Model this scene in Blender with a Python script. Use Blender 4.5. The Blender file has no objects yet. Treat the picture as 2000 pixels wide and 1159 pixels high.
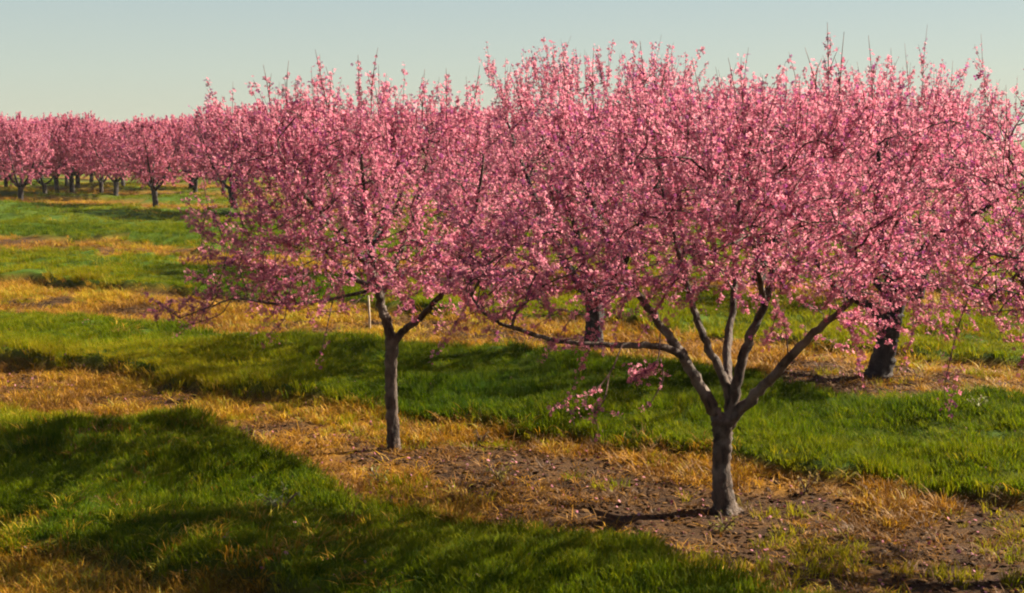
import bpy, math, random
import numpy as np
from mathutils import Vector

R = math.radians
scene = bpy.context.scene
col = scene.collection

# ------------------------------------------------------------------ camera
CAM_H = 2.75
PITCH = R(7.05)
cam_d = bpy.data.cameras.new('camera')
cam_d.sensor_width = 36.0
cam_d.lens = 45.0
cam_d.clip_start = 0.1
cam_d.clip_end = 6000.0
cam = bpy.data.objects.new('camera', cam_d)
cam.location = (0, 0, CAM_H)
cam.rotation_euler = (math.pi / 2 - PITCH, 0, 0)
col.objects.link(cam)
scene.camera = cam

# ------------------------------------------------------------------ world, sun, exposure
SUN_EL, SUN_AZ = 36.0, 66.0        # azimuth clockwise from +Y (the view direction)
world = bpy.data.worlds.new('World')
scene.world = world
world.use_nodes = True
wn = world.node_tree
wn.nodes.clear()
sky = wn.nodes.new('ShaderNodeTexSky')
sky.sky_type = 'NISHITA'
sky.sun_disc = False
sky.sun_elevation = R(SUN_EL)
sky.sun_rotation = R(SUN_AZ)
sky.air_density = 1.0
sky.dust_density = 1.0
sky.ozone_density = 1.5
# thin high haze over the whole sky: pale at the horizon, bluer overhead
geo = wn.nodes.new('ShaderNodeTexCoord')
sxyz = wn.nodes.new('ShaderNodeSeparateXYZ')
wn.links.new(geo.outputs['Generated'], sxyz.inputs[0])
veil = wn.nodes.new('ShaderNodeValToRGB')
for _ in range(3): veil.color_ramp.elements.new(0.5)
for _e, (_p, _c) in zip(veil.color_ramp.elements, ((0.0, (2.75, 2.85, 2.20)), (0.05, (2.45, 2.75, 2.35)), (0.13, (1.95, 2.40, 2.45)), (0.45, (0.75, 1.25, 1.85)), (1.0, (0.28, 0.60, 1.25)))):
    _e.position = _p; _e.color = (*_c, 1)
wn.links.new(sxyz.outputs['Z'], veil.inputs[0])
tint = wn.nodes.new('ShaderNodeMix')
tint.data_type = 'RGBA'
tint.inputs[0].default_value = 0.90
wn.links.new(veil.outputs[0], tint.inputs[7])
bg = wn.nodes.new('ShaderNodeBackground')
bg.inputs['Strength'].default_value = 0.055
wo = wn.nodes.new('ShaderNodeOutputWorld')
wn.links.new(sky.outputs[0], tint.inputs[6])
wn.links.new(tint.outputs[2], bg.inputs['Color'])
wn.links.new(bg.outputs[0], wo.inputs['Surface'])

sd = bpy.data.lights.new('sun', 'SUN')
sd.energy = 5.0
sd.angle = R(0.6)
sd.color = (1.0, 0.89, 0.70)
sun = bpy.data.objects.new('sun', sd)
_s = Vector((math.sin(R(SUN_AZ)) * math.cos(R(SUN_EL)), math.cos(R(SUN_AZ)) * math.cos(R(SUN_EL)), math.sin(R(SUN_EL))))
sun.rotation_euler = _s.to_track_quat('Z', 'Y').to_euler()
sun.location = (20, 20, 20)
col.objects.link(sun)

scene.view_settings.view_transform = 'Standard'
scene.view_settings.look = 'None'
scene.view_settings.gamma = 1.0
scene.view_settings.use_curve_mapping = False
scene.view_settings.exposure = 2.0
scene.cycles.filter_width = 2.0
HAZE = 0.0002                      # air density, per metre
scene.cycles.max_bounces = 6
scene.cycles.transmission_bounces = 4
scene.cycles.use_denoising = True

# ------------------------------------------------------------------ small helpers
def ray(px, py):
    """world direction through a point of the 2000 px wide frame"""
    u = (px - 1000.0) / 2500.0
    v = (579.5 - py) / 2500.0
    c, s = math.cos(PITCH), math.sin(PITCH)
    return np.array((u, c + v * s, -s + v * c))

def gp(px, py):
    d = ray(px, py)
    return np.array((0, 0, CAM_H)) + d * (CAM_H / -d[2])

def at(px, py, y):
    d = ray(px, py)
    return np.array((0, 0, CAM_H)) + d * (y / d[1])

def tag(o, label=None, cat=None, group=None, kind=None):
    if label: o['label'] = label
    if cat: o['category'] = cat
    if group: o['group'] = group
    if kind: o['kind'] = kind
    return o

def empty(name, loc, rz=0.0):
    o = bpy.data.objects.new(name, None)
    o.empty_display_size = 0.3
    o.location = loc
    o.rotation_euler = (0, 0, rz)
    col.objects.link(o)
    return o

def link_mesh(name, me, parent=None, kind=None):
    o = bpy.data.objects.new(name, me)
    col.objects.link(o)
    if parent: o.parent = parent
    if kind: o['kind'] = kind
    return o

def copy_tree(o, parent=None):
    c = o.copy()
    col.objects.link(c)
    c.parent = parent
    for ch in list(o.children):
        copy_tree(ch, c)
    return c

def mesh_np(name, verts, faces, mat, smooth=True, colors=None):
    """verts (N,3); faces (M,k) int array, or a list of such arrays"""
    me = bpy.data.meshes.new(name)
    if not isinstance(faces, list): faces = [faces]
    faces = [f for f in faces if len(f)]
    verts = np.asarray(verts, dtype=np.float32)
    nl = sum(f.size for f in faces)
    nf = sum(len(f) for f in faces)
    me.vertices.add(len(verts))
    me.vertices.foreach_set('co', verts.ravel())
    me.loops.add(nl)
    me.loops.foreach_set('vertex_index', np.concatenate([f.ravel() for f in faces]).astype(np.int32))
    me.polygons.add(nf)
    sizes = np.concatenate([np.full(len(f), f.shape[1]) for f in faces])
    starts = np.concatenate(([0], np.cumsum(sizes)[:-1]))
    me.polygons.foreach_set('loop_start', starts.astype(np.int32))
    me.polygons.foreach_set('loop_total', sizes.astype(np.int32))
    me.update(calc_edges=True)
    me.polygons.foreach_set('use_smooth', np.full(nf, smooth))
    if colors is not None:
        a = me.color_attributes.new('tone', 'FLOAT_COLOR', 'POINT')
        c4 = np.ones((len(verts), 4), dtype=np.float32)
        c4[:, :3] = colors
        a.data.foreach_set('color', c4.ravel())
    me.materials.append(mat)
    me.validate()
    return me

# value noise shared by the ground and by what grows on it
_rs = np.random.RandomState(5)
_LAT = _rs.rand(256, 256)
def vnoise(x, y, s, ox=0.0, oy=0.0):
    x = np.asarray(x, float) / s + ox + 1000.0
    y = np.asarray(y, float) / s + oy + 1000.0
    xi, yi = np.floor(x).astype(int), np.floor(y).astype(int)
    fx, fy = x - xi, y - yi
    fx = fx * fx * (3 - 2 * fx); fy = fy * fy * (3 - 2 * fy)
    g = lambda a, b: _LAT[a & 255, b & 255]
    return ((g(xi, yi) * (1 - fx) + g(xi + 1, yi) * fx) * (1 - fy)
            + (g(xi, yi + 1) * (1 - fx) + g(xi + 1, yi + 1) * fx) * fy)
def fnoise(x, y, s, ox=0.0):
    return (vnoise(x, y, s, ox) * .55 + vnoise(x, y, s * .47, ox + 7.3, 3.1) * .3 + vnoise(x, y, s * .21, ox + 17.7, 9.1) * .15)

def smooth(a, b, v):
    t = np.clip((v - a) / (b - a), 0, 1)
    return t * t * (3 - 2 * t)

# orchard rows: n is the distance across the rows, t along them
NX, NY = 0.503, 0.864
ROWS = [(-1.0, 1.0), (4.1, 1.05), (9.05, 1.05), (14.7, 1.5), (21.9, 1.5), (37.5, 2.2), (45.5, 1.8), (53, 1.8), (61, 1.8), (70, 1.8)]
def fields(x, y):
    """grass cover 0..1, bare soil 0..1 inside the strips, ground height"""
    x = np.asarray(x, float); y = np.asarray(y, float)
    n = x * NX + y * NY
    t = -x * NY + y * NX
    w = (fnoise(x, y, 1.7) - .5) * 1.7 + (vnoise(x, y, .45, 3.3) - .5) * .35
    g = np.ones_like(n)
    near = np.zeros_like(n)
    for c, hw in ROWS:
        near_row = c < 18
        calm = .55 if abs(c - 9.05) < .1 else 1.0
        if abs(c - 9.05) < .1:      # the front strip widens towards the right
            e = np.clip((7.5 - t) * .2, -.15, 1.3)
            c, hw = c - e * .5, hw + e * .5
        d = np.abs(n - c) + w * calm * (1.0 if near_row else 1.3)
        g = np.minimum(g, smooth(hw - .06, hw + .13, d))
        near = np.maximum(near, 1 - smooth(0, hw, np.abs(n - c)))
    so = fnoise(x, y, .9, 31.0) + (near - .5) * .12 - .02
    # bare patches where trees stand or stood
    for (bx, by, br) in BARE:
        so = so + .36 * np.exp(-(((x - bx) ** 2 + (y - by) ** 2) / br ** 2))
    soil = smooth(.50, .70, so)
    h = g * .13 + (fnoise(x, y, 1.5, 50) - .5) * .46 * (0.3 + .7 * g) + (fnoise(x, y, 9, 70) - .5) * .25 + (vnoise(x, y, .23, 61) - .5) * .035
    # a slight bank along the strip edge, nearly level round the trunks
    fade = 1 - smooth(60, 200, np.hypot(x, y))
    return g, soil * (1 - g), h * fade

BARE = []
def _bare():
    for px, py, r in [(1500, 1040, 1.1), (1720, 1080, .9), (1250, 1010, .55), (280, 800, .9), (780, 890, .5), (1430, 1000, .6),
                      (900, 930, .5), (1640, 770, 1.1), (60, 600, .0001), (1850, 1120, .5), (20, 475, 1.2), (220, 490, 1.4)]:
        p = gp(px, py)
        BARE.append((p[0], p[1], r))
_bare()
def gz(x, y):
    return float(fields(np.array([x]), np.array([y]))[2][0])

# ------------------------------------------------------------------ materials
def nodes_of(name):
    m = bpy.data.materials.new(name)
    m.use_nodes = True
    nt = m.node_tree
    nt.nodes.clear()
    out = nt.nodes.new('ShaderNodeOutputMaterial')
    return m, nt, out

def N(nt, typ, **kw):
    n = nt.nodes.new(typ)
    for k, v in kw.items(): setattr(n, k, v)
    return n

def mixc(nt, fac, a, b, blend='MIX'):
    m = N(nt, 'ShaderNodeMix', data_type='RGBA', blend_type=blend)
    for sock, v in ((m.inputs[0], fac), (m.inputs[6], a), (m.inputs[7], b)):
        if isinstance(v, (int, float)): sock.default_value = v
        elif isinstance(v, tuple): sock.default_value = (*v, 1)
        else: nt.links.new(v, sock)
    return m.outputs[2]

def leafy(name, get_color, transl, rough=0.6, spec=0.25):
    m, nt, out = nodes_of(name)
    c = get_color(nt)
    p = N(nt, 'ShaderNodeBsdfPrincipled')
    p.inputs['Roughness'].default_value = rough
    p.inputs['Specular IOR Level'].default_value = spec
    nt.links.new(c, p.inputs['Base Color'])
    tr = N(nt, 'ShaderNodeBsdfTranslucent')
    nt.links.new(c, tr.inputs['Color'])
    ms = N(nt, 'ShaderNodeMixShader')
    ms.inputs[0].default_value = transl
    nt.links.new(p.outputs[0], ms.inputs[1]); nt.links.new(tr.outputs[0], ms.inputs[2])
    nt.links.new(ms.outputs[0], out.inputs['Surface'])
    return m

def attr_color(nt):
    a = N(nt, 'ShaderNodeAttribute'); a.attribute_name = 'tone'
    return a.outputs['Color']

def inst_ramp(cols):
    def f(nt):
        a = N(nt, 'ShaderNodeAttribute'); a.attribute_type = 'INSTANCER'; a.attribute_name = 'hue'
        b = N(nt, 'ShaderNodeAttribute'); b.attribute_name = 'tone'
        r = N(nt, 'ShaderNodeValToRGB')
        while len(r.color_ramp.elements) < len(cols): r.color_ramp.elements.new(0.5)
        for e, (p, c) in zip(r.color_ramp.elements, cols):
            e.position = p; e.color = (*c, 1)
        nt.links.new(a.outputs['Fac'], r.inputs[0])
        return mixc(nt, 1.0, r.outputs[0], b.outputs['Color'], 'MULTIPLY')
    return f

M = {}
M['petal'] = leafy('pink_petal', attr_color, 0.5, 0.55, 0.2)
M['green_blade'] = leafy('green_grass_blade', inst_ramp([(0, (.024, .055, .002)), (.3, (.082, .118, .002)), (.65, (.165, .168, .003)), (1, (.25, .19, .006))]), 0.5, .7, .05)
M['dry_blade'] = leafy('dry_grass_blade', inst_ramp([(0, (.10, .042, .008)), (.3, (.20, .085, .008)), (.6, (.38, .18, .009)), (.82, (.44, .27, .010)), (1, (.27, .24, .012))]), 0.35, .6, .2)
M['clod'] = leafy('soil_clod', inst_ramp([(0, (.014, .007, .004)), (.5, (.042, .021, .010)), (1, (.085, .045, .02))]), 0.0, .95, .05)
M['dead_leaf'] = leafy('dead_leaf', inst_ramp([(0, (.025, .012, .006)), (.5, (.075, .032, .010)), (1, (.14, .07, .02))]), 0.2, .8, .1)
M['fallen_petal'] = leafy('fallen_petal', inst_ramp([(0, (.28, .08, .11)), (.5, (.42, .15, .19)), (1, (.5, .25, .27))]), 0.3, .7, .1)
M['weed_leaf'] = leafy('weed_leaf', attr_color, 0.35, .5, .3)

def bark_material(name, dark, mid, pale):
    m, nt, out = nodes_of(name)
    tc = N(nt, 'ShaderNodeTexCoord')
    mp = N(nt, 'ShaderNodeMapping'); mp.inputs['Scale'].default_value = (1, 1, .35)
    nt.links.new(tc.outputs['Object'], mp.inputs['Vector'])
    n1 = N(nt, 'ShaderNodeTexNoise'); n1.inputs['Scale'].default_value = 22; n1.inputs['Detail'].default_value = 6
    n1.inputs['Roughness'].default_value = .65
    n2 = N(nt, 'ShaderNodeTexNoise'); n2.inputs['Scale'].default_value = 6; n2.inputs['Detail'].default_value = 3
    nt.links.new(mp.outputs[0], n1.inputs['Vector']); nt.links.new(tc.outputs['Object'], n2.inputs['Vector'])
    r1 = N(nt, 'ShaderNodeValToRGB')
    r1.color_ramp.elements[0].position = .36; r1.color_ramp.elements[0].color = (*dark, 1)
    r1.color_ramp.elements[1].position = .60; r1.color_ramp.elements[1].color = (*mid, 1)
    nt.links.new(n1.outputs['Fac'], r1.inputs[0])
    r2 = N(nt, 'ShaderNodeValToRGB')
    r2.color_ramp.elements[0].position = .48; r2.color_ramp.elements[0].color = (0, 0, 0, 1)
    r2.color_ramp.elements[1].position = .68; r2.color_ramp.elements[1].color = (1, 1, 1, 1)
    nt.links.new(n2.outputs['Fac'], r2.inputs[0])
    c = mixc(nt, r2.outputs[0], r1.outputs[0], pale)
    c = mixc(nt, .35, c, r1.outputs[0])
    p = N(nt, 'ShaderNodeBsdfPrincipled'); p.inputs['Roughness'].default_value = .8
    p.inputs['Specular IOR Level'].default_value = .3
    nt.links.new(c, p.inputs['Base Color'])
    b = N(nt, 'ShaderNodeBump'); b.inputs['Strength'].default_value = .9; b.inputs['Distance'].default_value = .03
    nt.links.new(n1.outputs['Fac'], b.inputs['Height']); nt.links.new(b.outputs[0], p.inputs['Normal'])
    nt.links.new(p.outputs[0], out.inputs['Surface'])
    return m
M['bark'] = bark_material('peach_bark', (.013, .008, .006), (.085, .053, .037), (.19, .145, .115))
M['bark_shaded'] = bark_material('shaded_peach_bark', (.010, .007, .006), (.032, .022, .019), (.065, .05, .044))  # darker copy of the bark for rear trees: backlit shade put into the colour
M['twig'] = bark_material('twig_bark', (.05, .022, .018), (.12, .055, .045), (.17, .09, .07))
M['stake'] = bark_material('weathered_wood', (.28, .2, .13), (.5, .38, .27), (.6, .5, .38))

def ground_material():
    m, nt, out = nodes_of('orchard_ground')
    a = N(nt, 'ShaderNodeAttribute'); a.attribute_name = 'tone'
    sep = N(nt, 'ShaderNodeSeparateColor'); nt.links.new(a.outputs['Color'], sep.inputs[0])
    tc = N(nt, 'ShaderNodeTexCoord')
    def noise(scale, detail=4, rough=.6):
        n = N(nt, 'ShaderNodeTexNoise'); n.inputs['Scale'].default_value = scale
        n.inputs['Detail'].default_value = detail; n.inputs['Roughness'].default_value = rough
        nt.links.new(tc.outputs['Object'], n.inputs['Vector'])
        return n.outputs['Fac']
    def ramp(fac, els):
        r = N(nt, 'ShaderNodeValToRGB')
        while len(r.color_ramp.elements) < len(els): r.color_ramp.elements.new(.5)
        for e, (p, c) in zip(r.color_ramp.elements, els): e.position = p; e.color = (*c, 1)
        nt.links.new(fac, r.inputs[0]); return r.outputs[0]
    fine, mid, big = noise(38, 6, .7), noise(5, 5), noise(.55, 4)
    green = mixc(nt, .5, ramp(mid, [(.3, (.018, .045, .003)), (.6, (.05, .085, .004)), (.75, (.09, .10, .006))]),
                 ramp(fine, [(.35, (.02, .045, .003)), (.65, (.065, .10, .004))]))
    green = mixc(nt, ramp(big, [(.5, (0, 0, 0)), (.75, (.55, .55, .55))]), green, (.11, .11, .006))
    straw = mixc(nt, .5, ramp(mid, [(.3, (.07, .033, .010)), (.55, (.18, .078, .011)), (.75, (.26, .13, .014))]),
                 ramp(fine, [(.35, (.05, .025, .008)), (.65, (.23, .115, .018))]))
    soil = mixc(nt, .5, ramp(fine, [(.36, (.014, .007, .004)), (.52, (.045, .022, .010)), (.66, (.11, .058, .020))]), ramp(mid, [(.35, (.014, .008, .005)), (.55, (.055, .027, .010)), (.7, (.14, .065, .012))]))
    c = mixc(nt, sep.outputs['Green'], straw, soil)
    c = mixc(nt, sep.outputs['Red'], c, green)
    p = N(nt, 'ShaderNodeBsdfPrincipled'); p.inputs['Roughness'].default_value = .95
    p.inputs['Specular IOR Level'].default_value = .1
    nt.links.new(c, p.inputs['Base Color'])
    b = N(nt, 'ShaderNodeBump'); b.inputs['Strength'].default_value = .8; b.inputs['Distance'].default_value = .03
    nt.links.new(fine, b.inputs['Height']); nt.links.new(b.outputs[0], p.inputs['Normal'])
    nt.links.new(p.outputs[0], out.inputs['Surface'])
    return m
M['ground'] = ground_material()

# ------------------------------------------------------------------ ground sheet
def graded(lo, hi, step, far, grow=1.22):
    mid = list(np.arange(lo, hi + 1e-6, step))
    up, s, v = [], step, hi
    while v < far:
        s = min(s * grow, 400); v += s; up.append(v)
    dn, s, v = [], step, lo
    while v > -far:
        s = min(s * grow, 400); v -= s; dn.append(v)
    return np.array(dn[::-1] + mid + up)

xs = graded(-13, 9, .085, 3000, 1.06)
ys = graded(4.5, 27, .085, 3000, 1.06)
X, Y = np.meshgrid(xs, ys)
g_, s_, h_ = fields(X.ravel(), Y.ravel())
gv = np.stack([X.ravel(), Y.ravel(), h_], 1)
nx, ny = len(xs), len(ys)
ii = (np.arange(ny - 1)[:, None] * nx + np.arange(nx - 1)[None, :]).ravel()
gf = np.stack([ii, ii + 1, ii + 1 + nx, ii + nx], 1)
ground = link_mesh('ground', mesh_np('ground', gv, gf, M['ground'], True, np.stack([g_, s_, np.zeros_like(g_)], 1)))
tag(ground, 'gently lumpy orchard ground of green strips and brown dry tree rows', kind='structure')

# ------------------------------------------------------------------ thin air haze over the orchard
hm, hnt, hout = nodes_of('air_haze')
hv = N(hnt, 'ShaderNodeVolumePrincipled')
hv.inputs['Color'].default_value = (.93, .95, .97, 1)
hv.inputs['Density'].default_value = HAZE
hnt.links.new(hv.outputs[0], hout.inputs['Volume'])
_b = 3400.0
_hv = [(sx * _b, sy * _b, z) for z in (-1.6, 6.0) for sx, sy in ((-1, -1), (1, -1), (1, 1), (-1, 1))]
_hf = np.array([(0, 3, 2, 1), (4, 5, 6, 7), (0, 1, 5, 4), (1, 2, 6, 5), (2, 3, 7, 6), (3, 0, 4, 7)])
haze = link_mesh('haze', mesh_np('haze', np.array(_hv), _hf, hm, False), None, 'stuff')

# ------------------------------------------------------------------ tubes
def tube(path, rad, sides, rng=None, bump=0.0, cap=True):
    """one tapered tube; returns verts, quads, tris"""
    path = np.asarray(path, float); rad = np.asarray(rad, float)
    k = len(path)
    tg = np.gradient(path, axis=0)
    tg /= np.linalg.norm(tg, axis=1)[:, None] + 1e-9
    up = np.array((0.31, 0.17, 0.93)) if abs(tg[0][2]) < .9 else np.array((1.0, .1, 0))
    a = np.cross(tg, up); a /= np.linalg.norm(a, axis=1)[:, None] + 1e-9
    b = np.cross(tg, a)
    th = np.arange(sides) * 2 * math.pi / sides
    r = rad[:, None] * np.ones((1, sides))
    if bump and rng is not None:
        r = r * (1 + bump * (rng.rand(k, sides) - .5) + bump * .8 * np.sin(th * 3 + np.linspace(0, 2, k)[:, None]) * .5)
    v = path[:, None, :] + r[..., None] * (np.cos(th)[None, :, None] * a[:, None, :] + np.sin(th)[None, :, None] * b[:, None, :])
    v = v.reshape(-1, 3)
    i = np.arange(k - 1)[:, None] * sides
    j = np.arange(sides)[None, :]
    j2 = (j + 1) % sides
    q = np.stack([i + j, i + j2, i + sides + j2, i + sides + j], -1).reshape(-1, 4)
    tr = np.zeros((0, 3), int)
    if cap:
        v = np.vstack([v, path[-1] + tg[-1] * rad[-1] * .7])
        last = (k - 1) * sides
        tr = np.array([[last + m, last + (m + 1) % sides, len(v) - 1] for m in range(sides)])
    return v, q, tr

class Tubes:
    def __init__(s): s.v, s.q, s.t, s.n = [], [], [], 0
    def add(s, path, rad, sides, rng=None, bump=0.0):
        v, q, t = tube(path, rad, sides, rng, bump)
        s.v.append(v); s.q.append(q + s.n); s.t.append(t + s.n); s.n += len(v)
    def mesh(s, name, mat):
        return mesh_np(name, np.vstack(s.v), [np.vstack(s.q), np.vstack(s.t)], mat, True)

def spline(pts, k):
    """Catmull-Rom through the points, k samples per span"""
    p = np.asarray(pts, float)
    p = np.vstack([2 * p[0] - p[1], p, 2 * p[-1] - p[-2]])
    out = []
    for i in range(1, len(p) - 2):
        for u in np.linspace(0, 1, k, endpoint=False):
            out.append(.5 * ((2 * p[i]) + (-p[i-1] + p[i+1]) * u + (2*p[i-1] - 5*p[i] + 4*p[i+1] - p[i+2]) * u*u
                             + (-p[i-1] + 3*p[i] - 3*p[i+1] + p[i+2]) * u**3))
    out.append(p[-2])
    return np.array(out)

# ------------------------------------------------------------------ blossoms
def blossom_mesh(name, C, size, rng, petals=5, axis=None, light=0.0):
    """C (N,3) flower centres; every flower a little open cup of petals"""
    n = len(C)
    nrm = rng.normal(size=(n, 3)) + np.array((0, 0, .25))
    if axis is not None: nrm = nrm * .8 + axis
    nrm /= np.linalg.norm(nrm, axis=1)[:, None]
    a = np.cross(nrm, rng.normal(size=(n, 3))); a /= np.linalg.norm(a, axis=1)[:, None]
    b = np.cross(nrm, a)
    s = size * rng.uniform(.7, 1.2, n) * np.where(rng.rand(n) < .18, .55, 1)
    cup = rng.uniform(.15, .95, n)
    V = np.zeros((n, petals, 4, 3)); 
    th = (np.arange(petals) * 2 * math.pi / petals)[None, :] + rng.uniform(-.15, .15, (n, petals))
    w = 1.1 * math.pi / petals
    for q, (ang, rad, lift) in enumerate([(0, .06, 0.), (-w * .72, .68, .55), (0, 1.0, .9), (w * .72, .68, .55)]):
        t = th + ang
        r = rad * .5 * s[:, None] * (1 + 0 * t)
        V[:, :, q] = (C[:, None] + r[..., None] * (np.cos(t)[..., None] * a[:, None] + np.sin(t)[..., None] * b[:, None])
                      + (lift * cup[:, None] * .38 * s[:, None])[..., None] * nrm[:, None])
    faces = np.arange(n * petals * 4).reshape(-1, 4)
    pale, deep, mag = np.array((.81, .325, .395)), np.array((.45, .080, .155)), np.array((.29, .055, .19))
    k = np.clip(rng.beta(1.1, 1.1, n) + light, 0, 1)[:, None]
    c = deep * (1 - k) + pale * k
    mk = (rng.rand(n) < .14)[:, None]
    c = np.where(mk, mag * rng.uniform(.8, 1.2, (n, 1)), c)
    c = c[:, None, None, :] * rng.uniform(.86, 1.1, (n, petals, 1, 1)) * np.array([.62, 1, 1.04, 1])[None, None, :, None]
    return mesh_np(name, V.reshape(-1, 3), faces, M['petal'], False, c.reshape(-1, 3))

# ------------------------------------------------------------------ peach trees
def grow(nodes, parents, active, attract, rng, step=.11, infl=.75, kill=.17, iters=70, up=.12):
    P = [np.array(p) for p in nodes]; par = list(parents)
    pos = np.array(P); act = np.array(active)
    A = np.array(attract)
    idx = np.where(act)[0]
    d = np.linalg.norm(A[:, None] - pos[idx][None], axis=2)
    near = idx[d.argmin(1)]; dist = d.min(1)
    far0 = dist.copy()
    for it in range(iters):
        ok = dist > kill
        A, near, dist = A[ok], near[ok], dist[ok]
        if not len(A): break
        use = dist < (infl if it > 6 else 2.5)
        if not use.any():
            use = dist < dist.min() + .05
        dirs = {}
        v = A[use] - pos[near[use]]
        v /= np.linalg.norm(v, axis=1)[:, None]
        for nidx, vec in zip(near[use], v):
            dirs[nidx] = dirs.get(nidx, 0) + vec
        new = []
        for nidx, vec in dirs.items():
            vec = vec / (np.linalg.norm(vec) + 1e-9) + rng.normal(size=3) * .22 + np.array((0, 0, up))
            # keep some of the parent's heading so that branches run straight
            if par[nidx] >= 0:
                h = pos[nidx] - pos[par[nidx]]; vec = vec + .5 * h / (np.linalg.norm(h) + 1e-9)
            vec /= np.linalg.norm(vec)
            new.append(pos[nidx] + vec * step * rng.uniform(.8, 1.2)); par.append(int(nidx))
        new = np.array(new)
        base = len(pos)
        pos = np.vstack([pos, new])
        d = np.linalg.norm(A[:, None] - new[None], axis=2)
        dm = d.min(1); di = d.argmin(1)
        b = dm < dist
        near[b] = base + di[b]; dist[b] = dm[b]
    return pos, np.array(par)

def crown_points(n, R_, z0, z1, rng, cx=0., cy=0., top=.6, low=.62, squash=(1, 1)):
    out = []
    while len(out) < n:
        s = rng.rand()
        prof = (low + (1 - low) * smooth(0, .4, s)) * (1 - (1 - top) * smooth(.55, 1, s))
        r = R_ * prof * rng.rand() ** .42
        a = rng.rand() * 2 * math.pi
        # uneven outline: lobes and hollows
        r *= .86 + .2 * math.sin(3 * a + cx * 9 + R_ * 50) + .12 * math.sin(5 * a + s * 4)
        if rng.rand() > .35 + .9 * (r / R_ + abs(s - .4)): continue
        out.append((cx + r * math.cos(a) * squash[0], cy + r * math.sin(a) * squash[1], z0 + s * (z1 - z0)))
    return np.array(out)

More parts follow.
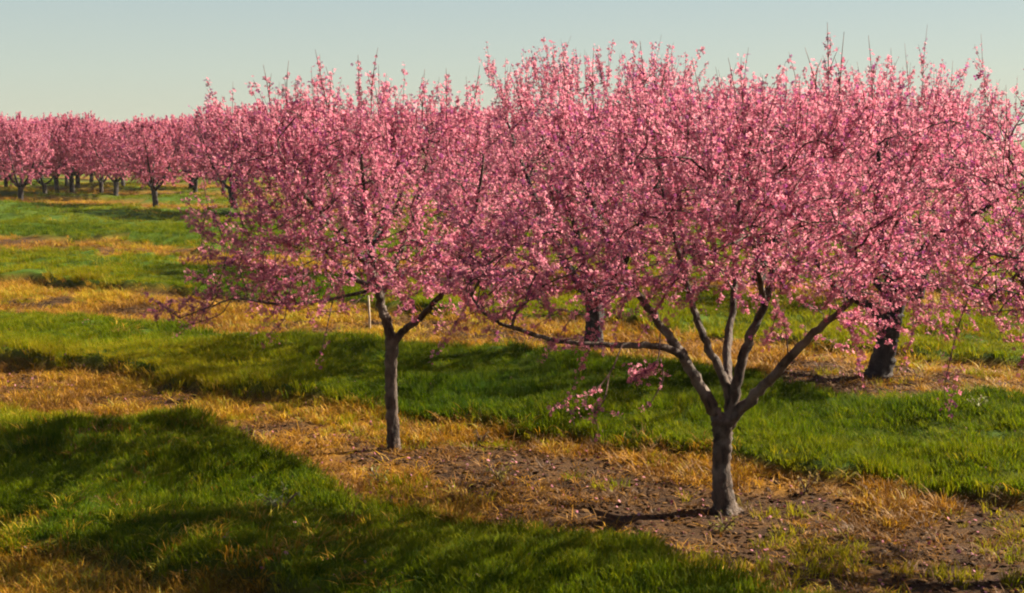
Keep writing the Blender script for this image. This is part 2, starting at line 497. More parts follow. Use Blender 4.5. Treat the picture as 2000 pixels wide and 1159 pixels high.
def make_tree(name, spec, seed, detail=1.0, bsize=.036, petals=5, bark='bark'):
    """builds a tree round its own base; returns the Empty with its parts"""
    rng = np.random.RandomState(seed)
    root = empty(name, (0, 0, 0))
    # trunk
    tp = spline(spec['trunk'], 9)
    rr = np.interp(np.linspace(0, 1, len(tp)), np.linspace(0, 1, len(spec['trunk_r'])), spec['trunk_r'])
    T = Tubes(); T.add(tp, rr, 16 if detail >= 1 else 8, rng, .26)
    link_mesh('trunk', T.mesh('trunk', M[bark]), root)
    # scaffold limbs, each a part
    nodes, par, act, limb_ids, rad0 = [], [], [], [], []
    for L in spec['limbs']:
        pts = np.array(L['p'], float)
        lp = spline(pts, 6)
        lr = np.interp(np.linspace(0, 1, len(lp)), [0, .12, 1], [L['r'] * 1.12, L['r'], L['r1']])
        wob = rng.normal(size=lp.shape) * (L['r'] * .12); wob[0] = 0
        lp = lp + wob
        T = Tubes(); T.add(lp, lr, 10 if detail >= 1 else 6, rng, .24)
        link_mesh('limb', T.mesh('limb', M[bark]), root)
        a0 = L.get('bare', .45)
        for i, q in enumerate(lp):
            par.append(len(nodes) - 1 if i else -1)
            nodes.append(q); act.append(i / (len(lp) - 1) >= a0)
    n0 = len(nodes)
    att = crown_points(int(spec['att']), *spec['crown'][:3], rng, **spec['crown'][3])
    for (x, y, z, sp, m) in spec.get('extra', []):
        att = np.vstack([att, np.array((x, y, z)) + rng.normal(size=(max(2, int(m * detail)), 3)) * np.array(sp)])
    pos, par = grow(nodes, par, act, att, rng, step=.095 if detail >= 1 else .14, kill=.125 if detail >= 1 else .18)
    n = len(pos)
    # pipe-model radii
    load = np.zeros(n); kids = [[] for _ in range(n)]
    for i in range(n - 1, -1, -1):
        if par[i] >= 0: kids[par[i]].append(i)
    order = range(n - 1, -1, -1)
    for i in order:
        if not kids[i]: load[i] = 1
        if par[i] >= 0: load[par[i]] += load[i]
    rad = .0036 * load ** .42
    B = Tubes()
    started = np.zeros(n, bool)
    for i in range(n0, n):
        if par[i] >= n0 and max(kids[par[i]], key=lambda k: load[k]) == i: continue     # carried on by its parent's chain
        ch = [par[i], i]; cur = i
        while kids[cur]:
            cur = max(kids[cur], key=lambda k: load[k]); ch.append(cur)
        r = rad[ch].copy(); r[0] = r[1]
        B.add(pos[ch], r, 5 if r[1] > .009 else 3)
    link_mesh('branches', B.mesh('branches', M[bark if detail >= 1 else 'twig']), root, 'stuff')
    # shoots with flowers along them
    z0, z1 = spec['crown'][1], spec['crown'][2]
    W = Tubes(); C = []; 
    ctr = np.array((spec['crown'][3].get('cx', 0), spec['crown'][3].get('cy', 0), z0 + .25 * (z1 - z0)))
    def shoot(base, d, length, dens, bare_tip=0.0, droop=0.0, r0=.0042):
        k = 4 if length < .45 else 6
        u = np.linspace(0, 1, k)
        side = rng.normal(size=3) * .07
        p = base + d * (length * u)[:, None] + side * length * (u ** 2)[:, None] - np.array((0, 0, droop * length)) * (u ** 2)[:, None]
        W.add(p, r0 * (1 - .7 * u), 3)
        m = rng.poisson(max(.1, length * dens))
        uu = rng.rand(m) * (1 - bare_tip)
        if bare_tip: uu = uu ** 1.25
        uu = np.round(uu * length / .045) * .045 / length      # flowers sit in twos and threes at the buds
        q = np.stack([np.interp(uu, u, p[:, c]) for c in range(3)], 1) + rng.normal(size=(m, 3)) * .014
        C.append(q)
    dens = spec.get('dens', 30) * (1 if detail >= 1 else .7)
    for i in range(n0, n):
        hf = (pos[i][2] - z0) / (z1 - z0)
        if rad[i] > .016: continue
        m = rng.poisson(spec.get('shoots', .62) * (1.15 if not kids[i] else 1) * (1.3 if hf < .35 else 1))
        out = pos[i] - ctr; out /= np.linalg.norm(out) + 1e-6
        for _ in range(m):
            d = out * .55 + np.array((0, 0, .08 + 1.12 * max(0, hf))) + rng.normal(size=3) * .32
            d /= np.linalg.norm(d)
            shoot(pos[i], d, min(.75, rng.lognormal(-1.12, .38), max(.14, z1 + .4 - pos[i][2]), .42 if hf < .3 else 1), dens, 0, .14 * max(0, .5 - hf))
        if rad[i] < .008:
            q = pos[i] + (pos[par[i]] - pos[i]) * rng.rand(2, 1) + rng.normal(size=(2, 3)) * .016
            C.append(q if detail >= 1 else q[:1])
    # upright whips above the crown
    tops = np.where(pos[:, 2] > z1 - .45 * (z1 - z0) * .6)[0]
    tops = tops[tops >= n0]
    if len(tops):
        for i in rng.choice(tops, int(spec.get('whips', 22)), replace=True):
            d = np.array((rng.normal() * .14, rng.normal() * .14, 1.0)); d /= np.linalg.norm(d)
            shoot(pos[i], d, min(rng.uniform(.22, .55), max(.12, z1 + rng.uniform(.3, .62) - pos[i][2])), dens * .75, .08, 0, .0042)
    for (b, t, dn) in spec.get('tall_whips', []):
        b = np.array(b); t = np.array(t); L = np.linalg.norm(t - b)
        shoot(b, (t - b) / L, L, dn * 2.2, .14, 0, .0065)
        for _ in range(3):
            u = rng.uniform(.25, .6); d = (t - b) / L + rng.normal(size=3) * .35
            shoot(b + (t - b) * u, d / np.linalg.norm(d), L * rng.uniform(.2, .35), dn * 1.8, .1)
    link_mesh('twigs', W.mesh('twigs', M['twig']), root, 'stuff')
    C = np.vstack(C)
    print('TREE', seed, 'nodes', n - n0, 'flowers', len(C))
    link_mesh('blossoms', blossom_mesh('blossoms', C, bsize, rng, petals), root, 'stuff')
    # single hanging sprays seen against the grass
    for H in spec.get('hanging', []):
        W = Tubes(); C = []
        p = spline(H['p'], 5)
        W.add(p, np.linspace(H.get('r', .006), .0022, len(p)), 4)
        L = np.linalg.norm(np.diff(p, axis=0), axis=1).sum()
        m = int(L * H.get('dens', 40)); uu = (H.get('from', .3) + (1 - H.get('from', .3)) * rng.rand(m)) * (len(p) - 1)
        C.append(np.stack([np.interp(uu, np.arange(len(p)), p[:, c]) for c in range(3)], 1) + rng.normal(size=(m, 3)) * .022)
        for _ in range(H.get('side', 3)):
            i = rng.randint(len(p) // 3, len(p)); d = rng.normal(size=3) * .7 + np.array((0, 0, -.25)); d /= np.linalg.norm(d)
            l = rng.uniform(.08, .2); W.add(np.array([p[i], p[i] + d * l * .5, p[i] + d * l + np.array((0, 0, -.02))]), np.array([.003, .0025, .0018]), 3)
            m = int(l * 45); C.append(p[i] + d * (l * rng.rand(m))[:, None] + rng.normal(size=(m, 3)) * .014)
        o = link_mesh('hanging_twig', W.mesh('hanging_twig', M['twig']), root)
        link_mesh('blossoms', blossom_mesh('spray_blossoms', np.vstack(C), bsize * 1.05, rng, petals, None, .15), o, 'stuff')
    return root

def local(base, pts):
    """pts: (px, py, depth offset from the base) -> positions relative to the base"""
    return [tuple(at(x, y, base[1] + dy) - base) for x, y, dy in pts]

def place(root, base, rz=0.0, s=1.0):
    root.location = (base[0], base[1], gz(base[0], base[1]) - .03)
    root.rotation_euler = (0, 0, rz)
    root.scale = (s, s, s)
    return root

G_ROW = 'peach trees in pink bloom'

# --- the tree in front, right of the middle: low fork into four grey limbs
b2 = gp(1418, 998)
l2 = lambda *p: local(b2, p)
fork2 = (1411, 808, 0.0)
spec2 = dict(
    trunk=l2((1422, 1008, 0), (1412, 970, 0), (1408, 910, 0), (1410, 850, 0), fork2), trunk_r=[.125, .082, .066, .066, .078],
    limbs=[
        dict(p=l2((1409, 830, 0), (1392, 790, -.02), (1362, 735, -.05), (1330, 680, -.05), (1290, 625, 0), (1245, 560, .05), (1200, 470, .1), (1150, 370, .1), (1110, 270, .1)), r=.046, r1=.008, bare=.5),
        dict(p=l2((1345, 702, -.08), (1320, 678, -.1), (1270, 664, -.15), (1190, 664, -.2), (1090, 655, -.25), (1010, 632, -.3), (950, 605, -.32), (915, 560, -.35)), r=.028, r1=.007, bare=.72),
        dict(p=l2((1422, 825, 0), (1424, 770, .03), (1412, 725, .06), (1380, 660, .12), (1355, 595, .2), (1345, 555, .25), (1320, 460, .35), (1290, 330, .45), (1270, 220, .5)), r=.037, r1=.009, bare=.5),
        dict(p=l2((1418, 825, 0), (1432, 770, .0), (1447, 700, .02), (1468, 640, .05), (1492, 590, .1), (1508, 520, .12), (1530, 430, .15), (1545, 320, .2), (1560, 220, .2)), r=.042, r1=.01, bare=.5),
        dict(p=l2((1494, 585, .1), (1486, 545, .0), (1478, 500, -.15), (1470, 420, -.3), (1460, 330, -.35)), r=.026, r1=.009, bare=.4),
        dict(p=l2((1415, 830, 0), (1445, 790, -.02), (1490, 745, -.1), (1545, 685, -.18), (1600, 630, -.25), (1660, 580, -.3), (1720, 500, -.3), (1765, 400, -.2)), r=.044, r1=.008, bare=.5),
        dict(p=l2((1420, 815, .02), (1430, 770, .2), (1420, 700, .5), (1430, 600, .8), (1440, 480, 1.0), (1445, 350, 1.15)), r=.045, r1=.012, bare=.55)],
    crown=(1.6, 1.7, 2.9, dict(cx=-.02, cy=.0, top=.72, low=.8)), att=1500, shoots=.44, dens=100, whips=110,
    extra=[(*l2((990, 545, -.3))[0], (.18, .2, .10), 26), (*l2((930, 520, -.2))[0], (.15, .2, .14), 16), (*l2((1640, 600, -.35))[0], (.16, .2, .1), 14),
           (*l2((1780, 540, -.3))[0], (.2, .25, .15), 26), (*l2((1250, 505, -.5))[0], (.2, .2, .10), 20), (*l2((1540, 480, -.7))[0], (.25, .2, .15), 22),
           (*l2((1100, 430, -.5))[0], (.35, .3, .25), 70), (*l2((1250, 420, -.8))[0], (.35, .25, .25), 60), (*l2((1420, 470, -.8))[0], (.45, .2, .10), 90), (*l2((1010, 500, -.3))[0], (.2, .3, .16), 60), (*l2((1150, 520, -.6))[0], (.3, .25, .12), 70), (*l2((1180, 560, -.3))[0], (.14, .2, .06), 24), (*l2((1035, 560, -.3))[0], (.14, .2, .09), 34), (*l2((1330, 510, -.7))[0], (.25, .2, .08), 30), (*l2((1600, 510, -.8))[0], (.25, .2, .12), 34), (*l2((1400, 350, -.9))[0], (.4, .2, .3), 60),  (*l2((1700, 400, -.4))[0], (.3, .3, .25), 30)],
    tall_whips=[(*l2((1108, 220, 0), (1101, 80, 0)), 26), (*l2((1262, 210, -.2), (1253, 58, -.2)), 30), (*l2((1160, 210, .2), (1150, 95, .2)), 22),
                (*l2((1290, 220, .2), (1288, 110, .2)), 18), (*l2((1030, 230, -.1), (1000, 130, -.1)), 26), (*l2((1620, 190, .1), (1615, 18, .1)), 30),
                (*l2((1640, 190, -.1), (1640, 70, -.1)), 24), (*l2((1600, 200, .2), (1585, 75, .2)), 22), (*l2((1705, 220, .2), (1705, 68, .2)), 24), (*l2((1440, 240, .2), (1440, 100, .2)), 14), (*l2((1370, 240, .2), (1372, 115, .2)), 14)],
    hanging=[dict(p=l2((1215, 664, -.2), (1190, 720, -.45), (1150, 760, -.6), (1110, 765, -.7), (1070, 800, -.75)), dens=38, **{'from': .35}),
             dict(p=l2((1190, 720, -.45), (1180, 770, -.55), (1160, 800, -.6), (1168, 830, -.62), (1140, 875, -.62)), dens=34, **{'from': .3}),
             dict(p=l2((1290, 640, -.15), (1285, 690, -.35), (1262, 715, -.45), (1230, 725, -.5)), dens=170, **{'from': .45}, side=9),
             dict(p=l2((1290, 690, -.35), (1295, 730, -.4), (1275, 770, -.45), (1262, 790, -.45)), dens=26, **{'from': .2}, side=1),
             dict(p=l2((1540, 690, -.18), (1535, 640, -.3), (1520, 600, -.4), (1505, 640, -.5), (1490, 665, -.5)), dens=130, **{'from': .2}, side=9),
             dict(p=l2((1345, 560, .25), (1325, 555, .1), (1318, 575, 0), (1325, 590, 0)), dens=60, side=3)])
t2 = make_tree('peach_tree', spec2, 21)
place(t2, b2)
tag(t2, 'peach tree in pink bloom with stout grey trunk splitting low into spreading bare limbs', 'tree', G_ROW)

# --- the slender tree left of it
b1 = gp(770, 884)
l1 = lambda *p: local(b1, p)
spec1 = dict(
    trunk=l1((772, 892, 0), (768, 860, 0), (765, 800, 0), (763, 730, 0), (766, 655, 0)), trunk_r=[.075, .055, .052, .050, .058],
    limbs=[
        dict(p=l1((766, 672, 0), (757, 635, 0), (744, 590, .0), (735, 545, 0), (722, 490, -.05), (712, 430, -.1), (708, 340, -.1), (700, 230, -.1)), r=.046, r1=.010, bare=.38),
        dict(p=l1((767, 668, 0), (785, 645, 0), (815, 622, -.05), (845, 590, -.1), (870, 555, -.15), (900, 490, -.2), (930, 400, -.2), (945, 300, -.2)), r=.034, r1=.010, bare=.5),
        dict(p=l1((735, 545, 0), (705, 500, -.2), (650, 440, -.4), (590, 370, -.5), (545, 290, -.55)), r=.028, r1=.008, bare=.2),
        dict(p=l1((737, 555, 0), (700, 545, .3), (640, 490, .6), (590, 400, .8), (570, 300, .9)), r=.026, r1=.008, bare=.2),
        dict(p=l1((742, 580, 0), (765, 530, .4), (800, 440, .75), (830, 330, .9), (840, 240, .9)), r=.028, r1=.008, bare=.3),
        dict(p=l1((738, 560, 0), (690, 572, -.1), (620, 585, -.2), (540, 590, -.3), (460, 580, -.35), (400, 600, -.4)), r=.016, r1=.005, bare=.45)],
    crown=(1.42, 1.5, 2.88, dict(cx=l1((715, 400, 0))[0][0], cy=0., top=.72, low=.72)), att=1350, shoots=.44, dens=100, whips=110,
    extra=[(*l1((540, 565, -.3))[0], (.24, .2, .09), 60), (*l1((400, 600, -.35))[0], (.13, .2, .07), 12), (*l1((490, 545, -.3))[0], (.14, .2, .09), 14),
           (*l1((660, 530, -.5))[0], (.25, .2, .1), 22), (*l1((850, 540, -.4))[0], (.2, .2, .12), 22), (*l1((460, 400, -.2))[0], (.14, .25, .2), 18),
           (*l1((480, 340, -.2))[0], (.2, .25, .2), 24), (*l1((575, 470, -.3))[0], (.22, .3, .18), 90), (*l1((560, 250, 0))[0], (.2, .25, .1), 14), (*l1((900, 450, -.3))[0], (.2, .25, .25), 24), (*l1((640, 500, -.7))[0], (.3, .2, .14), 60), (*l1((780, 500, -.6))[0], (.3, .2, .10), 60), (*l1((910, 545, -.3))[0], (.18, .25, .12), 40), (*l1((560, 520, .2))[0], (.3, .3, .12), 40), (*l1((700, 400, -1))[0], (.4, .2, .3), 60), (*l1((820, 500, .6))[0], (.3, .3, .12), 40), (*l1((980, 560, -.2))[0], (.12, .2, .12), 20)],
    tall_whips=[(*l1((640, 210, 0), (614, 88, 0)), 30), (*l1((702, 220, -.1), (701, 82, -.1)), 36), (*l1((725, 220, -.1), (722, 95, -.1)), 26), (*l1((562, 220, 0), (552, 112, 0)), 26),
                (*l1((530, 220, .1), (520, 120, .1)), 18), (*l1((652, 220, .2), (650, 120, .2)), 20), (*l1((740, 230, .2), (740, 140, .2)), 22), (*l1((825, 230, 0), (824, 130, 0)), 20),
                (*l1((872, 230, .2), (872, 125, .2)), 14), (*l1((920, 230, 0), (940, 125, 0)), 24)],
    hanging=[dict(p=l1((560, 588, -.3), (555, 620, -.4), (530, 645, -.45), (510, 670, -.45)), dens=60, **{'from': .15}),
             dict(p=l1((450, 585, -.35), (430, 610, -.4), (390, 625, -.42), (350, 635, -.42)), dens=34, **{'from': .1}),
             dict(p=l1((650, 582, -.2), (640, 630, -.35), (628, 680, -.4), (616, 715, -.42)), dens=16, **{'from': .45}, side=1),
             dict(p=l1((840, 590, -.1), (860, 620, -.3), (850, 640, -.35)), dens=30, side=2),
             dict(p=l1((720, 565, -.1), (690, 590, -.3), (655, 605, -.4), (600, 600, -.45)), dens=24, side=3)])
t1 = make_tree('peach_tree', spec1, 11)
place(t1, b1)
tag(t1, 'slender peach tree in pink bloom with thin straight grey trunk forking into two', 'tree', G_ROW)

# --- old tree behind on the right: thick dark leaning trunk
b4 = gp(1716, 738)
l4 = lambda *p: local(b4, p)
spec4 = dict(
    trunk=l4((1712, 745, 0), (1720, 715, 0), (1728, 680, 0), (1735, 645, 0), (1745, 610, 0)), trunk_r=[.19, .14, .122, .12, .11],
    limbs=[
        dict(p=l4((1732, 660, 0), (1712, 615, -.1), (1690, 592, -.2), (1645, 570, -.3), (1600, 520, -.4), (1560, 420, -.5)), r=.065, r1=.015, bare=.5),
        dict(p=l4((1740, 640, 0), (1738, 560, 0), (1720, 490, 0), (1716, 400, 0), (1715, 300, 0), (1710, 200, 0)), r=.075, r1=.014, bare=.35),
        dict(p=l4((1745, 640, 0), (1765, 560, 0), (1800, 490, 0), (1860, 440, 0), (1930, 400, 0), (1980, 320, 0)), r=.07, r1=.014, bare=.4),
        dict(p=l4((1742, 630, 0), (1750, 550, .5), (1790, 450, .9), (1820, 330, 1.1)), r=.06, r1=.014, bare=.4),
        dict(p=l4((1740, 630, 0), (1720, 560, .5), (1650, 470, .9), (1620, 350, 1.1)), r=.06, r1=.014, bare=.4)],
    crown=(1.75, 1.2, 3.2, dict(cx=.15, cy=0., top=.7, low=.6)), att=1350, shoots=.42, dens=92, whips=110,
    extra=[(*l4((1760, 580, -.5))[0], (.3, .3, .12), 34)],
    tall_whips=[(*l4((1800, 200, 0), (1803, 50, 0)), 26), (*l4((1745, 200, 0), (1740, 95, 0)), 18), (*l4((1780, 210, 0), (1765, 95, 0)), 16),
                (*l4((1925, 200, 0), (1914, 70, 0)), 26), (*l4((1850, 220, 0), (1868, 110, 0)), 18)])
t4 = make_tree('peach_tree', spec4, 41, bark='bark_shaded', bsize=.038, petals=4)
place(t4, b4)
tag(t4, 'old peach tree in pink bloom on a thick blackish leaning trunk, on the right', 'tree', G_ROW)

# --- generic trees for the rows behind
def auto_spec(seed, H, R_, z0, tr, att, nl=4):
    rg = np.random.RandomState(seed)
    lean = rg.normal(size=2) * .05
    f = .62 + rg.rand() * .2
    limbs = []
    for k in range(nl):
        a = 2 * math.pi * (k + rg.uniform(-.25, .25)) / nl
        c, s = math.cos(a), math.sin(a)
        rr = R_ * rg.uniform(.6, .8)
        pts = []
        for u in (0, .12, .35, .65, 1):
            r = rr * (u ** .75)
            pts.append((lean[0] * f + c * r + rg.normal() * .03 * u, lean[1] * f + s * r + rg.normal() * .03 * u, f - .06 + (H - f - .35) * (u ** 1.1)))
        limbs.append(dict(p=pts, r=tr * rg.uniform(.5, .65), r1=.013, bare=.4))
    return dict(trunk=[(0, 0, -.05), (0, 0, .05), (lean[0] * .5, lean[1] * .5, f * .5), (lean[0], lean[1], f)], trunk_r=[tr * 1.45, tr * 1.1, tr, tr * 1.05],
                limbs=limbs, crown=(R_, z0, H, dict(top=.7, low=.65)), att=att, shoots=.42, dens=88, whips=100)

gA = make_tree('peach_tree', auto_spec(3, 3.05, 1.7, 1.2, .10, 1100), 51, bark='bark_shaded', bsize=.038, petals=4)
gB = make_tree('peach_tree', auto_spec(8, 3.15, 1.7, 1.05, .11, 1150, 5), 52, bark='bark_shaded', bsize=.038, petals=4)
fA = make_tree('peach_tree', auto_spec(13, 3.3, 2.0, 1.1, .11, 1300), 61, .6, .095, 4, 'bark_shaded')
fB = make_tree('peach_tree', auto_spec(17, 3.4, 2.0, 1.05, .12, 1300, 5), 62, .6, .095, 4, 'bark_shaded')
fC = make_tree('peach_tree', auto_spec(19, 3.25, 1.95, 1.1, .10, 1250, 3), 63, .6, .095, 4, 'bark_shaded')
used = set()
def put(src, base, rz, s, label):
    o = src if src.name not in used else copy_tree(src)
    used.add(src.name)
    place(o, base, rz, s)
    tag(o, label, 'tree', G_ROW)
    return o

put(gA, gp(1160, 699), 1.1, 1.12, 'peach tree in pink bloom behind, with short dark trunk between the two grey trunks')
#put(gB, gp(774, 655), 2.2, 1.0, 'peach tree in pink bloom directly behind the slender trunk, mostly hidden by it')
#put(gA, gp(1480, 708), 3.6, 1.0, 'peach tree in pink bloom with its trunk hidden behind the right limb of the low-forked tree') if False else None
b5 = np.array((b2[0] + 2.62, b2[1] - 1.4, 0))
l5 = lambda *p: local(b5, p)
spec5 = auto_spec(23, 2.5, 1.7, 1.5, .09, 1300, 5)
spec5.update(dens=92, shoots=.42, whips=30,
    extra=[(*l5((1930, 540, 0))[0], (.12, .2, .08), 26), (*l5((1985, 590, -.1))[0], (.1, .2, .08), 22), (*l5((1940, 300, 0))[0], (.2, .3, .2), 30), (*l5((1850, 330, .2))[0], (.14, .3, .2), 24)],
    hanging=[dict(p=l5((1935, 520, 0), (1900, 560, -.05), (1875, 620, -.1), (1855, 700, -.12), (1845, 760, -.12), (1860, 812, -.12)), dens=42, **{'from': .3}),
             dict(p=l5((1930, 470, 0), (1890, 520, 0), (1905, 560, 0), (1935, 585, 0)), dens=60),
             dict(p=l5((1990, 520, 0), (1970, 560, 0), (1985, 600, 0), (1990, 625, 0)), dens=80)])
t5 = make_tree('peach_tree', spec5, 71, petals=4)
place(t5, b5)
tag(t5, 'peach tree in pink bloom reaching in from beyond the right edge', 'tree', G_ROW)
# next row back
for px, py, src, rz, s in [(1480, 560, gA, .4, 1.12), (1215, 545, gB, 1.9, .95), (955, 540, gA, 2.9, .9), (720, 530, gB, 5.0, .98), (1790, 585, gA, 5.6, 1.05)]:
    put(src, gp(px, py), rz, s, {1480: 'peach tree in pink bloom two rows back, behind the fanned limbs of the low-forked tree',
        1215: 'peach tree in pink bloom two rows back, behind the left limb of the low-forked tree',
        955: 'peach tree in pink bloom two rows back, behind the gap between the two front crowns',
        720: 'peach tree in pink bloom two rows back, behind the crown of the slender tree',
        1790: 'peach tree in pink bloom two rows back, behind the thick blackish trunk'}[px])

# far block of trees
rg = random.Random(4)
far = [(305, 405, fA, 1.0, 'far peach tree with a dark straight trunk standing alone before the distant row'),
       (40, 392, fB, .98, 'far peach tree second from the left edge, its trunk in full view'),
       (12, 375, fC, 1.0, 'far peach tree cut by the left edge of the picture'),
       (112, 382, fA, 1.0, 'far peach tree fourth from the left edge, in the distant pink row'),
       (152, 372, fB, .95, 'far peach tree halfway between the left edge and the lone dark trunk'),
       (198, 379, fC, .98, 'far peach tree two trees left of the lone dark trunk'),
       (283, 368, fB, .98, 'far peach tree peeping out close behind the lone dark trunk'),
       (88, 386, fC, 1.0, 'far peach tree third from the left edge, in the distant pink row'),
       (226, 388, fA, .95, 'far peach tree first on the left of the lone dark trunk'),
       (382, 379, fC, 1.05, 'far peach tree at the edge of the slender tree\'s crown')]
for px, py, src, s, lab in far:
    put(src, gp(px, py), rg.uniform(0, 6.28), s, lab)
srcs = [fA, fB, fC]
k = 0
for y in (62, 69, 77, 86):
    x = -.46 * y
    while x < -.17 * y:
        k += 1
        put(srcs[k % 3], (x + rg.uniform(-.5, .5), y + rg.uniform(-1, 1) - .0 * x, 0), rg.uniform(0, 6.28), rg.uniform(.85, 1.12), 'distant peach tree merging into the long pink row on the left')
        x += 3.6 if y < 80 else 4.2
for px in range(480, 1880, 118):
    k += 1
    put(srcs[k % 3], gp(px + rg.uniform(-25, 25), 425 + rg.uniform(-8, 8)), rg.uniform(0, 6.28), rg.uniform(.98, 1.08), 'distant peach tree glimpsed through the front crowns')

# ------------------------------------------------------------------ thin stake behind the slender tree
sb = gp(722, 650)
T = Tubes()
T.add(np.array([(0, 0, -.05), (.002, 0, .2), (-.006, 0, .42), (-.01, 0, .52)]), np.array([.016, .016, .015, .014]), 7, np.random.RandomState(1), .15)
st = link_mesh('wooden_stake', T.mesh('wooden_stake', M['stake']))
st.location = (sb[0], sb[1], gz(sb[0], sb[1]))
tag(st, 'thin pale stake upright in the grass behind the slender trunk', 'stake')

# ------------------------------------------------------------------ grass and dry litter
lib = bpy.data.collections.new('blade_library')
def tuft(name, rng, blades, h, spread, width, bend, mat, tones):
    V, F4, F3, C = [], [], [], []
    n = 0
    for _ in range(blades):
        a = rng.rand() * 6.283; r = spread * rng.rand() ** .6
        b = np.array((r * math.cos(a), r * math.sin(a), -.015))
        la = a + rng.normal() * .9
        ld = np.array((math.cos(la), math.sin(la), 0))
        sd_ = np.array((-ld[1], ld[0], 0)) if rng.rand() < .5 else np.array((math.cos(la + 2.2), math.sin(la + 2.2), 0))
        H = h * rng.uniform(.5, 1.15); bd = bend * rng.uniform(.2, 1.2)
        for u, wf in ((0, 1), (.4, .9), (.75, .6)):
            c = b + np.array((0, 0, H * (u - .25 * bd * u * u))) + ld * H * bd * u * u
            V += [c - sd_ * width * wf * .5, c + sd_ * width * wf * .5]
        V.append(b + np.array((0, 0, H * (1 - .25 * bd - .1))) + ld * H * bd)
        F4 += [(n, n + 1, n + 3, n + 2), (n + 2, n + 3, n + 5, n + 4)]; F3 += [(n + 4, n + 5, n + 6)]
        t = tones[0] + (tones[1] - tones[0]) * rng.rand()
        C += [np.array((t, t, t * .9))] * 7
        n += 7
    me = mesh_np(name, np.array(V), [np.array(F4), np.array(F3)], mat, True, np.array(C))
    o = bpy.data.objects.new(name, me)
    return o

def scatter(name, label, P, rot, scl, hue, tufts):
    c = bpy.data.collections.new(name + '_tufts')
    for t in tufts: c.objects.link(t)
    me = bpy.data.meshes.new(name)
    me.vertices.add(len(P)); me.vertices.foreach_set('co', P.astype(np.float32).ravel())
    for nm, typ, dat in (('rot', 'FLOAT_VECTOR', rot), ('scl', 'FLOAT_VECTOR', scl), ('hue', 'FLOAT', hue)):
        at_ = me.attributes.new(nm, typ, 'POINT')
        at_.data.foreach_set('vector' if typ == 'FLOAT_VECTOR' else 'value', dat.astype(np.float32).ravel())
    o = link_mesh(name, me)
    ng = bpy.data.node_groups.new(name, 'GeometryNodeTree')
    ng.interface.new_socket('Geometry', in_out='INPUT', socket_type='NodeSocketGeometry')
    ng.interface.new_socket('Geometry', in_out='OUTPUT', socket_type='NodeSocketGeometry')
    gi = ng.nodes.new('NodeGroupInput'); go = ng.nodes.new('NodeGroupOutput')
    ci = ng.nodes.new('GeometryNodeCollectionInfo')
    ci.inputs['Collection'].default_value = c
    ci.inputs['Separate Children'].default_value = True
    ci.inputs['Reset Children'].default_value = True
    ip = ng.nodes.new('GeometryNodeInstanceOnPoints')
    ip.inputs['Pick Instance'].default_value = True
    def named(nm, typ):
        q = ng.nodes.new('GeometryNodeInputNamedAttribute'); q.data_type = typ; q.inputs['Name'].default_value = nm
        return q.outputs['Attribute']
    ng.links.new(gi.outputs[0], ip.inputs['Points'])
    ng.links.new(ci.outputs[0], ip.inputs['Instance'])
    ng.links.new(named('rot', 'FLOAT_VECTOR'), ip.inputs['Rotation'])
    ng.links.new(named('scl', 'FLOAT_VECTOR'), ip.inputs['Scale'])
    ng.links.new(ip.outputs[0], go.inputs[0])
    md = o.modifiers.new('scatter', 'NODES'); md.node_group = ng
    tag(o, label, kind='stuff')
    return o


def weed(px, py, h, nl, seed, label, flat=0.5, hue=(.09, .13, .02)):
    rg_ = np.random.RandomState(seed)
    p = gp(px, py)
    root = empty('weed', (p[0], p[1], gz(p[0], p[1])), rg_.rand() * 6)
    S = Tubes(); V, F, Cc = [], [], []
    for i in range(nl):
        a = i * 2.4 + rg_.rand(); d = np.array((math.cos(a), math.sin(a), 0)); L = h * rg_.uniform(.7, 1.1)
        u = np.linspace(0, 1, 5)
        q = d * (L * flat * u)[:, None] + np.array((0, 0, L)) * (u * (1.25 - .5 * flat * u))[:, None] * (1 - .45 * flat * rg_.rand())
        S.add(q, np.linspace(.006, .0025, 5), 4)
        for k2 in range(7):
            b = q[1 + k2 % 4] + rg_.normal(size=3) * .01; dd = rg_.normal(size=3) + d * .6; dd /= np.linalg.norm(dd)
            sd2 = np.cross(dd, rg_.normal(size=3)); sd2 /= np.linalg.norm(sd2); ll = h * rg_.uniform(.16, .32)
            m0 = len(V)
            V += [b, b + dd * ll * .5 + sd2 * ll * .2, b + dd * ll - np.array((0, 0, ll * .2)), b + dd * ll * .5 - sd2 * ll * .2]
            F.append((m0, m0 + 1, m0 + 2, m0 + 3)); Cc += [np.array(hue) * rg_.uniform(.7, 1.4)] * 4
    link_mesh('stems', S.mesh('stems', M['twig']), root)
    link_mesh('leaves', mesh_np('leaves', np.array(V), np.array(F), M['weed_leaf'], False, np.array(Cc)), root, 'stuff')
    tag(root, label, 'weed', 'weeds in the orchard grass')
weed(548, 1042, .22, 9, 1, 'pale leafy weed standing in the shaded grass at lower left', .7, (.19, .20, .07))
weed(742, 950, .16, 7, 2, 'low olive weed just in front of the slender trunk', .7, (.15, .14, .03))
weed(1412, 1036, .15, 9, 3, 'olive weed at the foot of the low-forked trunk', .8, (.17, .15, .03))
weed(1575, 965, .17, 6, 4, 'straw coloured weed on the dirt right of the low-forked trunk', .5, (.26, .18, .05))
weed(940, 872, .16, 6, 5, 'brown weed at the grass edge right of the slender trunk', .5, (.15, .10, .03))
weed(1905, 850, .15, 7, 6, 'pale weed in the green grass near the right edge', .7, (.22, .22, .08))
weed(975, 955, .17, 8, 7, 'yellowish weed on the dry strip between the two grey trunks', .6, (.20, .16, .03))

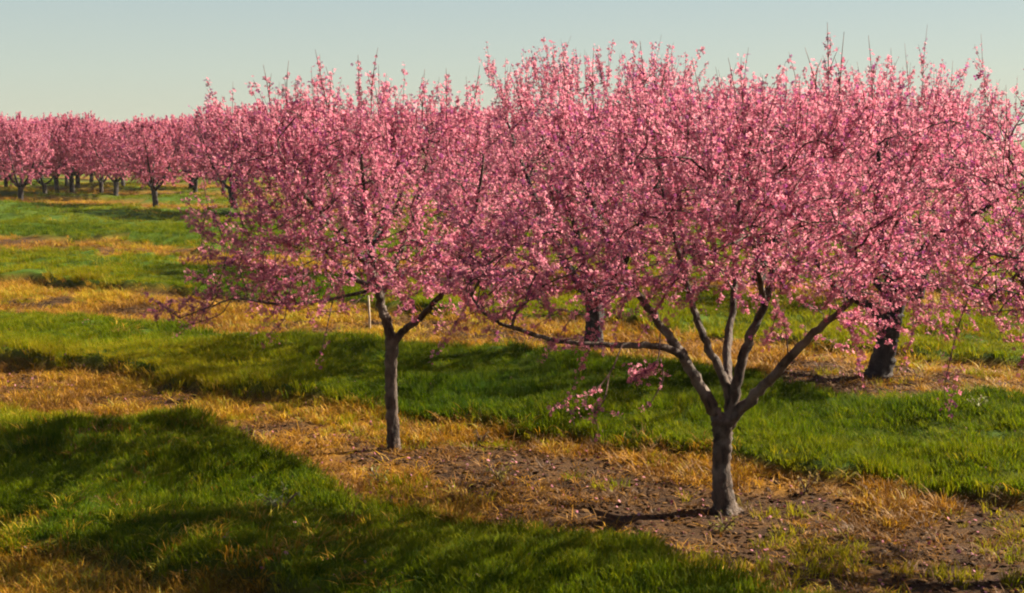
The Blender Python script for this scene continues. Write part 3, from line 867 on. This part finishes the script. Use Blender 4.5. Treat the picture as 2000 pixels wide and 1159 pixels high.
rng = np.random.RandomState(77)
def rots(n, tilt):
    return np.stack([rng.normal(size=n) * tilt, rng.normal(size=n) * tilt, rng.rand(n) * 6.283], 1)
def candidates(n, y0, y1):
    """points over the wedge of ground the photograph sees, wider at the sides"""
    u = rng.rand(n)
    y = np.sqrt(y0 ** 2 + u * (y1 ** 2 - y0 ** 2))
    x = (rng.rand(n) * 2 - 1) * (.46 * y + 1.2)
    return x, y

GP, GS, GH, DP, DS, DH = [], [], [], [], [], []
for (y0, y1, dg, sc) in ((4.2, 9, 430, 1.0), (9, 15, 300, 1.08), (15, 24, 130, 1.3), (24, 40, 45, 1.7), (40, 75, 10, 2.2)):
    area = .92 * (y1 ** 2 - y0 ** 2) / 2 + 2.4 * (y1 - y0)
    x, y = candidates(int(area * dg), y0, y1)
    g, so, h = fields(x, y)
    lum = fnoise(x, y, 1.5, 90); lum2 = fnoise(x, y, 4.5, 130)
    keep = (rng.rand(len(x)) < g * np.clip(.35 + 1.3 * lum, .25, 1)) & (g > .3)
    keep |= rng.rand(len(x)) < .15 * smooth(.52, .72, fnoise(x, y, .7, 210)) * (1 - g)      # regrowth in the dry strips
    hh = np.clip(.1 + 1.9 * fnoise(x, y, .8, 110), .4, 1.7)
    k_ = keep
    GP.append(np.stack([x, y, h], 1)[k_])
    s = sc * rng.uniform(.75, 1.2, k_.sum())
    zs = hh[k_] * rng.uniform(.8, 1.15, k_.sum()) * (1 + .25 * (sc - 1))
    GS.append(np.stack([s, s, zs], 1))
    edge = np.clip(1 - np.abs(g - .6) * 2.2, 0, 1)
    GH.append(np.clip(-.08 + 1.1 * lum2 + rng.normal(size=len(x)) * .16 + edge * .3 + .5 * (g < .3), 0, 1)[k_])
    # dry grass
    x, y = candidates(int(area * dg * 1.25), y0, y1)
    g, so, h = fields(x, y)
    cl = fnoise(x, y, .8, 150)
    p = (1 - g) * (1 - .74 * so) * np.clip((cl - .30) * 4.5, .25, 1.3) + .06 * g * (vnoise(x, y, 1.3, 9) > .6)
    p = np.maximum(p, .55 * np.exp(-((g - .35) / .22) ** 2) * (1 - so))
    k_ = rng.rand(len(x)) < p
    DP.append(np.stack([x, y, h], 1)[k_])
    s = sc * rng.uniform(.7, 1.25, k_.sum())
    zs = np.clip(.35 + 1.1 * cl[k_], .4, 1.2) * (1 - .55 * so[k_]) * rng.uniform(.7, 1.2, k_.sum()) * (1 + .2 * (sc - 1))
    DS.append(np.stack([s, s, zs], 1))
    DH.append(np.clip(.05 + .95 * fnoise(x, y, 1.6, 170) + rng.normal(size=len(x)) * .24 - .35 * so, 0, 1)[k_])

# clods, dead leaves and fallen petals on the strips
def clod(name, rg_, mat, flat):
    th = np.arange(6) * math.pi / 3
    V = [(0, 0, -.3)] + [(math.cos(t) * rg_.uniform(.7, 1.1), math.sin(t) * rg_.uniform(.7, 1.1), rg_.uniform(-.1, .25) * flat) for t in th] + \
        [(.55 * math.cos(t + .5) * rg_.uniform(.6, 1.1), .55 * math.sin(t + .5) * rg_.uniform(.6, 1.1), rg_.uniform(.4, .8) * flat) for t in th] + [(0, 0, .75 * flat)]
    F = []
    for i in range(6):
        j = (i + 1) % 6
        F += [(0, 1 + j, 1 + i), (1 + i, 1 + j, 7 + i), (1 + j, 7 + j, 7 + i), (7 + i, 7 + j, 13)]
    t = rg_.uniform(.8, 1.1)
    me = mesh_np(name, np.array(V), np.array(F), mat, False, np.full((14, 3), t))
    return bpy.data.objects.new(name, me)
def litter(name, label, count, y0, y1, smin, smax, power, tufts, onsoil, lift):
    x, y = candidates(count, y0, y1)
    g, so, h = fields(x, y)
    k_ = rng.rand(len(x)) < ((1 - g) * (.25 + .75 * so) if onsoil else (1 - .75 * g) * .8)
    x, y, h = x[k_], y[k_], h[k_]
    s_ = smin + (smax - smin) * rng.rand(len(x)) ** power
    scatter(name, label, np.stack([x, y, h + lift * s_], 1), rots(len(x), .25 if onsoil else .6), np.stack([s_, s_ * rng.uniform(.7, 1.1, len(x)), s_ * rng.uniform(.6, 1, len(x))], 1), rng.rand(len(x)), tufts)
litter('soil_clods', 'crumbs and clods of brown soil on the bare strips', 24000, 5, 19, .006, .024, 2.5, [clod('clod', np.random.RandomState(i), M['clod'], 1) for i in range(4)], True, .1)
litter('dead_leaves', 'dead brown leaves and bits littering the strips', 60000, 5, 22, .012, .036, 1.5, [clod('dead_leaf', np.random.RandomState(9 + i), M['dead_leaf'], .25) for i in range(3)], True, .3)
litter('fallen_petals', 'fallen pink petals scattered on the ground', 12000, 5, 18, .009, .018, 1, [clod('fallen_petal', np.random.RandomState(19 + i), M['fallen_petal'], .2) for i in range(2)], False, .8)

GP, GS, GH, DP, DS, DH = map(np.concatenate, (GP, GS, GH, DP, DS, DH))
scatter('grass', 'lush green grass growing in strips between the tree rows', GP, rots(len(GP), .12), GS, GH,
        [tuft('grass_tuft', np.random.RandomState(i), 22, .105, .075, .0062, .8, M['green_blade'], (.7, 1.25)) for i in range(6)])
scatter('dry_grass', 'dead yellow and orange grass along the strips under the trees', DP, rots(len(DP), .2), DS, DH,
        [tuft('dry_tuft', np.random.RandomState(40 + i), 15, .13, .07, .007, 1.1, M['dry_blade'], (.7, 1.2)) for i in range(5)])
print('tufts', len(GP), len(DP))
